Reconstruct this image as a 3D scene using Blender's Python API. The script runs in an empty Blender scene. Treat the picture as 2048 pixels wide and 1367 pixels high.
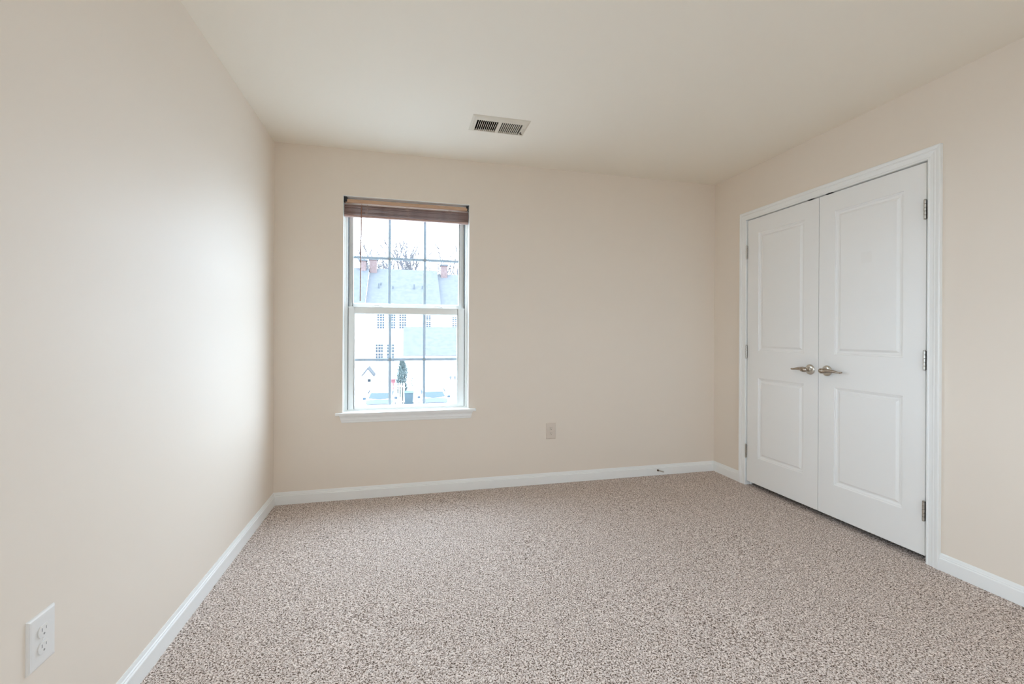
import bpy, bmesh, math, random
from mathutils import Vector, Matrix
random.seed(7)
D = bpy.data
SC = bpy.context.scene
COL = SC.collection

# ------------------------------------------------------------------ camera
F_PX, CY = 883.69, 670.55
YAW, PITCH, ROLL = .2405, -.0008, .0046
CAM = Vector((.847, -3.2652, 1.1491))
_f0 = Vector((math.sin(YAW), math.cos(YAW), 0)); _r0 = Vector((math.cos(YAW), -math.sin(YAW), 0)); _u0 = Vector((0, 0, 1))
FW = _f0*math.cos(PITCH) + _u0*math.sin(PITCH); _u1 = _u0*math.cos(PITCH) - _f0*math.sin(PITCH)
RT = _r0*math.cos(ROLL) + _u1*math.sin(ROLL); UP = _u1*math.cos(ROLL) - _r0*math.sin(ROLL)
cd = D.cameras.new('camera'); cam = D.objects.new('camera', cd); COL.objects.link(cam)
cd.sensor_fit = 'HORIZONTAL'; cd.sensor_width = 36; cd.lens = F_PX/2048*36
cd.shift_y = -(683.5-CY)/2048
cd.clip_start = .02; cd.clip_end = 500
cam.matrix_world = Matrix(((RT.x, UP.x, -FW.x, CAM.x), (RT.y, UP.y, -FW.y, CAM.y), (RT.z, UP.z, -FW.z, CAM.z), (0, 0, 0, 1)))
SC.camera = cam

def onY(px, py, Y):
    """world point at depth plane y=Y seen at photo pixel (used only to measure far buildings)"""
    d = FW + RT*(px-1024)/F_PX - UP*(py-CY)/F_PX
    return CAM + d*((Y-CAM.y)/d.y)

# ------------------------------------------------------------------ view / world / light
SC.view_settings.view_transform = 'Standard'; SC.view_settings.look = 'None'
SC.view_settings.gamma = 1; SC.view_settings.use_curve_mapping = False
SC.view_settings.exposure = 0.0
SKY = 15.6
w = D.worlds.new('overcast_sky'); SC.world = w; w.use_nodes = True
bg = w.node_tree.nodes['Background']; bg.inputs[0].default_value = (.69, .835, 1, 1); bg.inputs[1].default_value = SKY
cy = SC.cycles
cy.max_bounces = 18; cy.diffuse_bounces = 14; cy.glossy_bounces = 6; cy.transparent_max_bounces = 16
cy.sample_clamp_indirect = 12; cy.caustics_reflective = False; cy.caustics_refractive = False
try:
    cy.use_denoising = True; cy.denoiser = 'OPENIMAGEDENOISE'; cy.denoising_input_passes = 'RGB_ALBEDO_NORMAL'
except Exception: pass
def area(name, loc, rot, sx, sy, power, color, portal=False):
    l = D.lights.new(name, 'AREA'); l.shape = 'RECTANGLE'; l.size = sx; l.size_y = sy; l.energy = power; l.color = color
    o = D.objects.new(name, l); COL.objects.link(o); o.location = loc; o.rotation_euler = rot
    if portal: l.cycles.is_portal = True
    return o
WX0, WX1, WZ0, WZ1 = .4345, 1.3185, .604, 2.1165          # window opening
area('window_sampling_portal', ((WX0+WX1)/2, .16, (WZ0+WZ1)/2), (-math.pi/2, 0, 0), 1.0, 1.6, 1, (1, 1, 1), True)

# unseen side windows, added for fill light: (y near edge, y far edge, z sill, z head)
LW = (-3.98, -3.30, .55, 2.05); RW = (-4.00, -3.40, .55, 2.05)
BW = (2.0, 2.5, .75, 2.05)                               # another added fill window, in the rear wall: (x0, x1, sill, head)
area('rear_fill_sampling_portal', ((BW[0]+BW[1])/2, -4.46, (BW[2]+BW[3])/2), (math.pi/2, 0, 0), BW[1]-BW[0]+.04, BW[3]-BW[2]+.04, 1, (1, 1, 1), True)
area('left_fill_sampling_portal', (-.16, (LW[0]+LW[1])/2, (LW[2]+LW[3])/2), (0, -math.pi/2, 0), 1.55, .72, 1, (1, 1, 1), True)
area('right_fill_sampling_portal', (3.433+.16, (RW[0]+RW[1])/2, (RW[2]+RW[3])/2), (0, math.pi/2, 0), 1.55, .64, 1, (1, 1, 1), True)

# ------------------------------------------------------------------ helpers
def mat(name, col, rough=.6, metal=0, spec=.5, setup=None):
    m = D.materials.new(name); m.use_nodes = True; nt = m.node_tree; b = nt.nodes['Principled BSDF']
    b.inputs['Base Color'].default_value = (*col, 1); b.inputs['Roughness'].default_value = rough
    b.inputs['Metallic'].default_value = metal; b.inputs['Specular IOR Level'].default_value = spec
    if setup: setup(nt, b)
    return m
def N(nt, t, **kw):
    n = nt.nodes.new(t)
    for k, v in kw.items():
        if k in n.inputs: n.inputs[k].default_value = v
        else: setattr(n, k, v)
    return n
def L(nt, a, b): nt.links.new(a, b)
def noise_bump(scale, strength, dist=.001, detail=4):
    def f(nt, b):
        tc = N(nt, 'ShaderNodeTexCoord'); n = N(nt, 'ShaderNodeTexNoise', Scale=scale, Detail=detail)
        bp = N(nt, 'ShaderNodeBump', Strength=strength, Distance=dist)
        L(nt, tc.outputs['Object'], n.inputs['Vector']); L(nt, n.outputs['Fac'], bp.inputs['Height']); L(nt, bp.outputs[0], b.inputs['Normal'])
    return f
def mottled(c1, c2, scale, bump=0, detail=4, stretch=(1, 1, 1)):
    def f(nt, b):
        tc = N(nt, 'ShaderNodeTexCoord'); mp = N(nt, 'ShaderNodeMapping'); mp.inputs['Scale'].default_value = stretch
        n = N(nt, 'ShaderNodeTexNoise', Scale=scale, Detail=detail); r = N(nt, 'ShaderNodeValToRGB')
        r.color_ramp.elements[0].position = .35; r.color_ramp.elements[1].position = .65
        r.color_ramp.elements[0].color = (*c1, 1); r.color_ramp.elements[1].color = (*c2, 1)
        L(nt, tc.outputs['Object'], mp.inputs[0]); L(nt, mp.outputs[0], n.inputs['Vector']); L(nt, n.outputs['Fac'], r.inputs[0]); L(nt, r.outputs[0], b.inputs['Base Color'])
        if bump:
            bp = N(nt, 'ShaderNodeBump', Strength=bump, Distance=.02); L(nt, n.outputs['Fac'], bp.inputs['Height']); L(nt, bp.outputs[0], b.inputs['Normal'])
    return f

def props(o, label=None, cat=None, group=None, kind=None):
    if label: o['label'] = label
    if cat: o['category'] = cat
    if group: o['group'] = group
    if kind: o['kind'] = kind
    return o
def empty(name, loc=(0, 0, 0), rot=(0, 0, 0)):
    o = D.objects.new(name, None); COL.objects.link(o); o.location = loc; o.rotation_euler = rot; o.empty_display_size = .05
    return o
def link(name, bm, m, parent=None, bevel=0, smooth=False, seg=2, loc=None):
    me = D.meshes.new(name)
    bmesh.ops.remove_doubles(bm, verts=bm.verts, dist=1e-6)
    bmesh.ops.recalc_face_normals(bm, faces=bm.faces)
    bm.to_mesh(me); bm.free()
    for x in (m if isinstance(m, (list, tuple)) else [m]): me.materials.append(x)
    o = D.objects.new(name, me); COL.objects.link(o)
    if parent: o.parent = parent
    if loc: o.location = loc
    if smooth:
        for p in me.polygons: p.use_smooth = True
        if smooth == 'auto':
            e = o.modifiers.new('split', 'EDGE_SPLIT'); e.split_angle = math.radians(35)
    if bevel:
        b = o.modifiers.new('bevel', 'BEVEL'); b.width = bevel; b.segments = seg; b.limit_method = 'ANGLE'
        b.angle_limit = math.radians(40); b.harden_normals = False
    return o
def box(bm, x0, x1, y0, y1, z0, z1, mi=0):
    v = [bm.verts.new(p) for p in ((x0, y0, z0), (x1, y0, z0), (x1, y1, z0), (x0, y1, z0), (x0, y0, z1), (x1, y0, z1), (x1, y1, z1), (x0, y1, z1))]
    for f in ((0, 3, 2, 1), (4, 5, 6, 7), (0, 1, 5, 4), (1, 2, 6, 5), (2, 3, 7, 6), (3, 0, 4, 7)):
        bm.faces.new([v[i] for i in f]).material_index = mi
    return v
def bxo(name, dims, m, parent=None, bevel=0):
    bm = bmesh.new(); box(bm, *dims); return link(name, bm, m, parent, bevel)
def prism(bm, pts, axis, a, b, mi=0):
    """extrude 2D polygon (other two axes in order) along axis from a to b"""
    def P(p, t):
        if axis == 'x': return (t, p[0], p[1])
        if axis == 'y': return (p[0], t, p[1])
        return (p[0], p[1], t)
    v0 = [bm.verts.new(P(p, a)) for p in pts]; v1 = [bm.verts.new(P(p, b)) for p in pts]; n = len(pts)
    bm.faces.new(v0[::-1]).material_index = mi; bm.faces.new(v1).material_index = mi
    for i in range(n): bm.faces.new((v0[i], v0[(i+1) % n], v1[(i+1) % n], v1[i])).material_index = mi
def tube(bm, pts, rad, seg=10, caps=True, flat=None):
    """swept round tube through pts; rad scalar or list; flat=(sx,sz) squash"""
    pts = [Vector(p) for p in pts]; n = len(pts)
    if not isinstance(rad, (list, tuple)): rad = [rad]*n
    rings = []; ref = None
    for i, p in enumerate(pts):
        t = (pts[min(i+1, n-1)] - pts[max(i-1, 0)]).normalized()
        if ref is None: ref = Vector((0, 0, 1)) if abs(t.z) < .9 else Vector((1, 0, 0))
        a = (ref - t*ref.dot(t)).normalized(); b = t.cross(a); ref = a
        rings.append([bm.verts.new(p + (a*math.cos(2*math.pi*k/seg)*(flat[0] if flat else 1) + b*math.sin(2*math.pi*k/seg)*(flat[1] if flat else 1))*rad[i]) for k in range(seg)])
    for i in range(n-1):
        for k in range(seg):
            bm.faces.new((rings[i][k], rings[i][(k+1) % seg], rings[i+1][(k+1) % seg], rings[i+1][k]))
    if caps: bm.faces.new(rings[0][::-1]); bm.faces.new(rings[-1])
def lathe(bm, prof, origin, axis, seg=24):
    """prof = [(r, h)] along axis direction from origin"""
    ax = Vector(axis).normalized(); a = Vector((0, 0, 1)) if abs(ax.z) < .9 else Vector((1, 0, 0)); a = (a - ax*a.dot(ax)).normalized(); b = ax.cross(a)
    o = Vector(origin); rings = []
    for r, h in prof:
        rings.append([bm.verts.new(o + ax*h + (a*math.cos(2*math.pi*k/seg) + b*math.sin(2*math.pi*k/seg))*max(r, 1e-5)) for k in range(seg)])
    for i in range(len(prof)-1):
        for k in range(seg): bm.faces.new((rings[i][k], rings[i][(k+1) % seg], rings[i+1][(k+1) % seg], rings[i+1][k]))
    bm.faces.new(rings[0][::-1]); bm.faces.new(rings[-1])
def grid_hole(bm, us, vs, holes, P, mi=0):
    """flat sheet cut on us x vs minus the cells in holes; P maps (u,v) to 3D"""
    V = {(i, j): bm.verts.new(P(u, v)) for i, u in enumerate(us) for j, v in enumerate(vs)}
    for i in range(len(us)-1):
        for j in range(len(vs)-1):
            if (i, j) in holes: continue
            bm.faces.new((V[i, j], V[i+1, j], V[i+1, j+1], V[i, j+1])).material_index = mi
def sweep(bm, prof, stations):
    """prof list of (a,b); stations list of functions (a,b)->point; open sweep, capped"""
    rings = [[bm.verts.new(s(a, b)) for a, b in prof] for s in stations]; n = len(prof)
    for i in range(len(rings)-1):
        for k in range(n): bm.faces.new((rings[i][k], rings[i][(k+1) % n], rings[i+1][(k+1) % n], rings[i+1][k]))
    bm.faces.new(rings[0][::-1]); bm.faces.new(rings[-1])

# ------------------------------------------------------------------ materials
WALLC = (.81, .732, .642)
M_wall = mat('beige_eggshell_paint', WALLC, .55, spec=.35, setup=noise_bump(260, .12, .0006))
M_ceil = mat('flat_ceiling_paint', (.86, .805, .71), .85, spec=.2, setup=noise_bump(200, .12, .0006))
M_trim = mat('white_semigloss_paint', (.87, .88, .87), .35, spec=.5, setup=noise_bump(60, .04, .0005))
M_door = mat('white_door_paint', (.87, .87, .855), .38, spec=.5, setup=noise_bump(420, .06, .0003))
M_vinyl = mat('white_vinyl', (.86, .88, .86), .35)
M_vinyl_in = mat('window_grey_gasket', (.12, .13, .13), .7)
def _grille(nt, b):
    t = N(nt, 'ShaderNodeBsdfTranslucent'); t.inputs[0].default_value = (.9, .95, .98, 1); mx = N(nt, 'ShaderNodeMixShader'); mx.inputs[0].default_value = .13
    L(nt, b.outputs[0], mx.inputs[1]); L(nt, t.outputs[0], mx.inputs[2]); L(nt, mx.outputs[0], nt.nodes['Material Output'].inputs[0])
M_grille = mat('thin_translucent_vinyl_grille', (.80, .86, .90), .5, setup=_grille)
M_nickel = mat('satin_nickel', (.66, .63, .57), .28, 1)
M_lever = mat('aged_bronze_nickel', (.44, .375, .31), .24, 1)
M_hinge = mat('brushed_hinge_steel', (.58, .55, .50), .35, 1, setup=noise_bump(300, .3, .0004))
M_dark = mat('dark_gap', (.02, .02, .02), .8)
M_almond = mat('almond_plastic', (.70, .62, .54), .4)
M_whitepl = mat('white_plastic', (.80, .79, .77), .35)
M_slot = mat('outlet_slot', (.06, .05, .045), .8)
M_slot2 = mat('pale_outlet_slot', (.33, .32, .31), .7)
M_black = mat('black_bracket_metal', (.015, .016, .02), .45)
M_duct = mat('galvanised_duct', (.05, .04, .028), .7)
M_vent = mat('cream_register_enamel', (.68, .62, .52), .45)
M_rubber = mat('brown_rubber_tip', (.13, .09, .06), .6)
def wood(c1, c2):
    def f(nt, b):
        mottled(c1, c2, 18, 0, 5, (1, 30, 30))(nt, b)
    return f
M_slat = mat('mauve_wood_slat', (.4, .25, .2), .45, setup=wood((.34, .215, .18), (.57, .405, .365)))
M_head = mat('tan_wood_headrail', (.55, .36, .24), .45, setup=wood((.5, .3, .19), (.62, .42, .28)))
M_wand = mat('brown_wand', (.3, .15, .1), .35)
M_cord = mat('beige_cord', (.50, .37, .32), .9)

def carpet(nt, b):
    tc = N(nt, 'ShaderNodeTexCoord'); ob = tc.outputs['Object']
    v = N(nt, 'ShaderNodeTexVoronoi', Scale=150.0); v.feature = 'F1'; L(nt, ob, v.inputs['Vector'])
    n1 = N(nt, 'ShaderNodeTexNoise', Scale=185.0, Detail=2.5, Roughness=.6, Distortion=.6); L(nt, ob, n1.inputs['Vector'])      # yarn flecks; the dark tones also paint shade between tufts
    n2 = N(nt, 'ShaderNodeTexNoise', Scale=420.0, Detail=2.0); L(nt, ob, n2.inputs['Vector'])                                    # fibre speckle
    r = N(nt, 'ShaderNodeValToRGB'); e = r.color_ramp.elements; L(nt, n1.outputs['Fac'], r.inputs[0])
    e[0].position = .355; e[0].color = (.085, .06, .047, 1); e[1].position = .66; e[1].color = (.93, .85, .80, 1)
    a = e.new(.415); a.color = (.20, .145, .112, 1); a = e.new(.465); a.color = (.50, .405, .345, 1); a = e.new(.535); a.color = (.80, .70, .645, 1)
    sep = N(nt, 'ShaderNodeSeparateColor'); L(nt, v.outputs['Color'], sep.inputs[0])
    mr = N(nt, 'ShaderNodeMapRange'); mr.inputs['To Min'].default_value = .80; mr.inputs['To Max'].default_value = 1.08; L(nt, sep.outputs[0], mr.inputs['Value'])
    mr2 = N(nt, 'ShaderNodeMapRange'); mr2.inputs['From Min'].default_value = .3; mr2.inputs['From Max'].default_value = .7; mr2.inputs['To Min'].default_value = .82; mr2.inputs['To Max'].default_value = 1.12; L(nt, n2.outputs['Fac'], mr2.inputs['Value'])
    mm = N(nt, 'ShaderNodeMath', operation='MULTIPLY'); L(nt, mr.outputs[0], mm.inputs[0]); L(nt, mr2.outputs[0], mm.inputs[1])
    vm = N(nt, 'ShaderNodeVectorMath', operation='SCALE'); L(nt, r.outputs[0], vm.inputs[0]); L(nt, mm.outputs[0], vm.inputs['Scale']); L(nt, vm.outputs[0], b.inputs['Base Color'])
    bp = N(nt, 'ShaderNodeBump', Strength=.35, Distance=.003); L(nt, n1.outputs['Fac'], bp.inputs['Height']); L(nt, bp.outputs[0], b.inputs['Normal'])
M_carpet = mat('flecked_brown_carpet', (.4, .33, .28), .95, spec=.1, setup=carpet)

def glass():
    m = D.materials.new('window_glass'); m.use_nodes = True; nt = m.node_tree; nt.nodes.clear()
    o = N(nt, 'ShaderNodeOutputMaterial'); t = N(nt, 'ShaderNodeBsdfTransparent'); t.inputs[0].default_value = (.96, .98, .98, 1)
    g = N(nt, 'ShaderNodeBsdfGlossy', Roughness=.0); fr = N(nt, 'ShaderNodeFresnel', IOR=1.45); mx = N(nt, 'ShaderNodeMixShader')
    L(nt, fr.outputs[0], mx.inputs[0]); L(nt, t.outputs[0], mx.inputs[1]); L(nt, g.outputs[0], mx.inputs[2]); L(nt, mx.outputs[0], o.inputs[0])
    return m
M_glass = glass()

# ------------------------------------------------------------------ room shell
W, H, YR, T = 3.433, 2.44, -4.30, .16
import numpy as np
def carpet_floor():
    # one sheet: fine tufted pile in the room, coarse border under the walls and behind the camera
    rs = np.random.RandomState(5); g = .0032; p = .0078
    xs = np.arange(0, W+g, g); ys = np.arange(-2.35, 0+g, g); nx, ny = len(xs), len(ys)
    X, Y = np.meshgrid(xs, ys); h = np.zeros_like(X)
    gx, gy = int(W/p)+8, int(2.4/p)+8
    jx, jy = rs.rand(gy, gx)*.9+.05, rs.rand(gy, gx)*.9+.05; am = .0012+.0018*rs.rand(gy, gx)
    ci = np.floor(X/p).astype(int)+3; cj = np.floor((Y+2.36)/p).astype(int)+3
    for di in (-1, 0, 1):
        for dj in (-1, 0, 1):
            a, b = ci+di, cj+dj; cx = (a-3+jx[b, a])*p; cyy = (b-3+jy[b, a])*p-2.36
            d2 = ((X-cx)**2+(Y-cyy)**2)/(.0066**2); h = np.maximum(h, am[b, a]*np.sqrt(np.clip(1-d2, 0, 1)))
    # pile lean and footprints: gentle swells a metre across
    h += .0012*np.sin(X*5.1+1.3*np.sin(Y*3.3))*np.cos(Y*4.7+X)
    h -= .0025
    co = np.stack([X, Y, h], -1).reshape(-1, 3)
    idx = np.arange(nx*ny).reshape(ny, nx)
    q = np.stack([idx[:-1, :-1], idx[:-1, 1:], idx[1:, 1:], idx[1:, :-1]], -1).reshape(-1, 4)
    # border sheet
    n0 = len(co); bx = [-.1, 0, W, W+.75]; by = [YR-.1, -2.35, 0, .1]
    ext = np.array([(x, y, -.003) for y in by for x in bx]); co = np.vstack([co, ext]); eq = []
    for j in range(3):
        for i in range(3):
            if (i, j) == (1, 1): continue
            k = n0+j*4+i; eq.append((k, k+1, k+5, k+4))
    q = np.vstack([q, np.array(eq)]); me = D.meshes.new('floor')
    me.vertices.add(len(co)); me.vertices.foreach_set('co', co.astype('f4').ravel())
    me.loops.add(q.size); me.loops.foreach_set('vertex_index', q.astype('i4').ravel())
    me.polygons.add(len(q)); me.polygons.foreach_set('loop_start', np.arange(0, q.size, 4, dtype='i4')); me.polygons.foreach_set('loop_total', np.full(len(q), 4, dtype='i4'))
    me.polygons.foreach_set('use_smooth', np.ones(len(q), dtype=bool)); me.update(calc_edges=True); me.materials.append(M_carpet)
    o = D.objects.new('floor', me); COL.objects.link(o); return o
carpet_floor()
props(D.objects['floor'], 'brown and beige flecked wall-to-wall carpet covering the floor', 'carpet', kind='structure')

VX0, VX1, VY0, VY1 = 1.262, 1.560, -.660, -.510       # ceiling hole for the air vent
bm = bmesh.new()
us, vs = [-.1, VX0, VX1, W+.75], [YR-.1, VY0, VY1, .16]
grid_hole(bm, us, vs, {(1, 1)}, lambda u, v: (u, v, H)); grid_hole(bm, us, vs, {(1, 1)}, lambda u, v: (u, v, H+.1))
for a, b in (((us[0], vs[0]), (us[3], vs[0])), ((us[3], vs[0]), (us[3], vs[3])), ((us[3], vs[3]), (us[0], vs[3])), ((us[0], vs[3]), (us[0], vs[0])),
             ((VX0, VY0), (VX1, VY0)), ((VX1, VY0), (VX1, VY1)), ((VX1, VY1), (VX0, VY1)), ((VX0, VY1), (VX0, VY0))):
    bm.faces.new([bm.verts.new(p) for p in ((*a, H), (*b, H), (*b, H+.1), (*a, H+.1))])
props(link('ceiling', bm, M_ceil), 'flat off-white painted ceiling of the empty bedroom', 'ceiling', kind='structure')

bm = bmesh.new()                                        # back wall with window opening
us, vs = [-.1, WX0, WX1, W+.75], [-.1, WZ0-.02, WZ1, H+.05]
grid_hole(bm, us, vs, {(1, 1)}, lambda u, v: (u, 0, v)); grid_hole(bm, us, vs, {(1, 1)}, lambda u, v: (u, T, v))
for (u0, v0), (u1, v1) in (((WX0, vs[1]), (WX1, vs[1])), ((WX1, vs[1]), (WX1, WZ1)), ((WX1, WZ1), (WX0, WZ1)), ((WX0, WZ1), (WX0, vs[1])),
                           ((us[0], vs[0]), (us[3], vs[0])), ((us[3], vs[0]), (us[3], vs[3])), ((us[3], vs[3]), (us[0], vs[3])), ((us[0], vs[3]), (us[0], vs[0]))):
    bm.faces.new([bm.verts.new(p) for p in ((u0, 0, v0), (u1, 0, v1), (u1, T, v1), (u0, T, v0))])
props(link('wall_back', bm, M_wall), 'beige painted far wall with the white double-hung window', 'wall', kind='structure')
def wall_with_window(name, X, s, m, wd, extra=None):
    bm = bmesh.new(); us, vs = [YR-.1, wd[0], wd[1], .16], [-.1, wd[2], wd[3], H+.05]; t = .12
    grid_hole(bm, us, vs, {(1, 1)}, lambda u, v: (X, u, v)); grid_hole(bm, us, vs, {(1, 1)}, lambda u, v: (X+s*t, u, v))
    c = [(us[1], vs[1]), (us[2], vs[1]), (us[2], vs[2]), (us[1], vs[2])]
    d = [(us[0], vs[0]), (us[3], vs[0]), (us[3], vs[3]), (us[0], vs[3])]
    for q in (c, d):
        for k in range(4):
            a, b = q[k], q[(k+1) % 4]; bm.faces.new([bm.verts.new(p) for p in ((X, *a), (X, *b), (X+s*t, *b), (X+s*t, *a))])
    return link(name, bm, m)
def side_window(name, X, s, wd, label):  # builds an unseen window added to let in fill light
    rw = empty(name, (X, (wd[0]+wd[1])/2, wd[2])); props(rw, label, 'window', kind='structure')
    bm = bmesh.new(); q = .04; a, b = sorted((X+s*.05, X+s*.10)); zm = (wd[2]+wd[3])/2
    for y0, y1, z0, z1 in ((wd[0], wd[0]+q, wd[2], wd[3]), (wd[1]-q, wd[1], wd[2], wd[3]), (wd[0], wd[1], wd[2], wd[2]+q), (wd[0], wd[1], wd[3]-q, wd[3]), (wd[0], wd[1], zm-.02, zm+.02)): box(bm, a, b, y0, y1, z0, z1)
    bmesh.ops.translate(bm, verts=bm.verts, vec=-rw.location); link('frame', bm, M_vinyl, rw)
    bm = bmesh.new(); xg = X+s*.075; bm.faces.new([bm.verts.new(p) for p in ((xg, wd[0], wd[2]), (xg, wd[1], wd[2]), (xg, wd[1], wd[3]), (xg, wd[0], wd[3]))])
    bmesh.ops.translate(bm, verts=bm.verts, vec=-rw.location); link('glass_pane', bm, M_glass, rw)
wall_with_window('wall_left', 0, -1, M_wall, LW)
side_window('added_window_left', 0, -1, LW, 'narrow white window added unseen in the left wall for fill light')
side_window('added_window_right', W, 1, RW, 'narrow white window added unseen in the right wall for fill light')
props(D.objects['wall_left'], 'plain beige painted wall along the left side, washed by window light', 'wall', kind='structure')

# closet opening: y from OY1 (near) to OY0 (far), top OZ
OY0, OY1, OZ = -.3675, -1.5900, 2.0475
JT = .018                                               # jamb thickness
bm = bmesh.new()
us, vs = [YR-.1, RW[0], RW[1], OY1-JT, OY0+JT, .16], [-.1, RW[2], RW[3], OZ+JT, H+.05]
hs = {(3, 0), (3, 1), (3, 2), (1, 1)}
grid_hole(bm, us, vs, hs, lambda u, v: (W, u, v)); grid_hole(bm, us, vs, hs, lambda u, v: (W+.115, u, v))
for (u0, v0), (u1, v1) in (((RW[0], RW[2]), (RW[1], RW[2])), ((RW[1], RW[2]), (RW[1], RW[3])), ((RW[1], RW[3]), (RW[0], RW[3])), ((RW[0], RW[3]), (RW[0], RW[2]))):
    bm.faces.new([bm.verts.new(p) for p in ((W, u0, v0), (W, u1, v1), (W+.115, u1, v1), (W+.115, u0, v0))])
us, vs = [YR-.1, OY1-JT, OY0+JT, .16], [-.1, OZ+JT, H+.05]
for (u0, v0), (u1, v1) in (((us[1], vs[0]), (us[1], vs[1])), ((us[1], vs[1]), (us[2], vs[1])), ((us[2], vs[1]), (us[2], vs[0]))):
    bm.faces.new([bm.verts.new(p) for p in ((W, u0, v0), (W, u1, v1), (W+.115, u1, v1), (W+.115, u0, v0))])
props(link('wall_right', bm, M_wall), 'beige painted wall on the right with the double closet doors', 'wall', kind='structure')
bm = bmesh.new()
box(bm, W+.7, W+.75, -2.0, .1, -.1, H); box(bm, W+.115, W+.7, -2.05, -2.0, -.1, H)
props(link('wall_closet', bm, M_wall), 'beige inner walls of the closet behind the white double doors', 'wall', kind='structure')
bm = bmesh.new()
us, vs = [-.1, BW[0], BW[1], W+.1], [-.1, BW[2], BW[3], H+.05]
grid_hole(bm, us, vs, {(1, 1)}, lambda u, v: (u, YR, v)); grid_hole(bm, us, vs, {(1, 1)}, lambda u, v: (u, YR-.12, v))
c = [(us[1], vs[1]), (us[2], vs[1]), (us[2], vs[2]), (us[1], vs[2])]
for k in range(4):
    a, b = c[k], c[(k+1) % 4]; bm.faces.new([bm.verts.new(p) for p in ((a[0], YR, a[1]), (b[0], YR, b[1]), (b[0], YR-.12, b[1]), (a[0], YR-.12, a[1]))])
link('wall_rear', bm, M_wall)
rw = empty('added_window_rear', ((BW[0]+BW[1])/2, YR, BW[2])); props(rw, 'white window added unseen in the rear wall for fill light', 'window', kind='structure')  # unseen, added to throw fill light onto the far wall
bm = bmesh.new(); q = .04; zm = (BW[2]+BW[3])/2
for b in ((BW[0], BW[0]+q, BW[2], BW[3]), (BW[1]-q, BW[1], BW[2], BW[3]), (BW[0], BW[1], BW[2], BW[2]+q), (BW[0], BW[1], BW[3]-q, BW[3]), (BW[0], BW[1], zm-.02, zm+.02)): box(bm, b[0], b[1], YR-.10, YR-.05, b[2], b[3])
bmesh.ops.translate(bm, verts=bm.verts, vec=-rw.location); link('frame', bm, M_vinyl, rw)
bm = bmesh.new(); bm.faces.new([bm.verts.new(p) for p in ((BW[0], YR-.075, BW[2]), (BW[1], YR-.075, BW[2]), (BW[1], YR-.075, BW[3]), (BW[0], YR-.075, BW[3]))])
bmesh.ops.translate(bm, verts=bm.verts, vec=-rw.location); link('glass_pane', bm, M_glass, rw)
props(D.objects['wall_rear'], 'beige wall behind the photographer, opposite the window', 'wall', kind='structure')

# ------------------------------------------------------------------ baseboards
BP = [(0, 0), (.013, 0), (.013, .058), (.0115, .0605), (.0085, .062), (.0085, .0665), (.0055, .070), (.0045, .0765), (.0025, .083), (0, .083)]
def base_x(name, x0, x1, label):
    bm = bmesh.new(); sweep(bm, BP, [lambda a, b: (x0+a, -a, b), lambda a, b: (x1-a, -a, b)])
    props(link(name, bm, M_trim), label, 'baseboard', kind='structure')
def base_y(name, X, s, y0, y1, m0, m1, label):
    bm = bmesh.new(); sweep(bm, BP, [lambda a, b: (X+s*a, y0-a*m0, b), lambda a, b: (X+s*a, y1+a*m1, b)])
    props(link(name, bm, M_trim), label, 'baseboard', kind='structure')
base_x('baseboard_back', 0, W, 'white moulded baseboard along the far wall under the window')
base_y('baseboard_left', 0, 1, 0, YR, 1, 1, 'white moulded baseboard running along the left wall')
base_y('baseboard_right', W, -1, 0, -.3085, 1, 0, 'short white baseboard between the far corner and the closet casing')
base_y('baseboard_right_near', W, -1, -1.6495, YR, 0, 1, 'white baseboard on the right wall, on the near side of the closet')

# ------------------------------------------------------------------ closet casing and jamb
CP = [(0, 0), (0, .009), (.004, .0115), (.010, .0115), (.0125, .0095), (.030, .0115), (.037, .0135), (.044, .0125), (.047, .0155), (.060, .0185), (.0655, .0185), (.0675, .016), (.0675, 0)]
CP = [(a*.881, b) for a, b in CP]
rv = .000
def cas(y, z, dy, dz): return lambda a, b: (W-b, y+a*dy, z+a*dz)
bm = bmesh.new()
sweep(bm, CP, [lambda a, b: (W-b, OY0+a, 0), lambda a, b: (W-b, OY0+a, OZ+a), lambda a, b: (W-b, OY1-a, OZ+a), lambda a, b: (W-b, OY1-a, 0)])
props(link('trim_1', bm, M_trim), 'white moulded casing framing the double closet doors', 'door casing', kind='structure')
bm = bmesh.new()
box(bm, W, W+.115, OY0, OY0+JT, 0, OZ); box(bm, W, W+.115, OY1-JT, OY1, 0, OZ); box(bm, W, W+.115, OY1-JT, OY0+JT, OZ, OZ+JT)
box(bm, W+.040, W+.052, OY0-.012, OY0, 0, OZ); box(bm, W+.040, W+.052, OY1, OY1+.012, 0, OZ)
props(link('trim_2', bm, M_trim), 'white jamb lining the closet opening inside the casing', 'door jamb', kind='structure')

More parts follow.
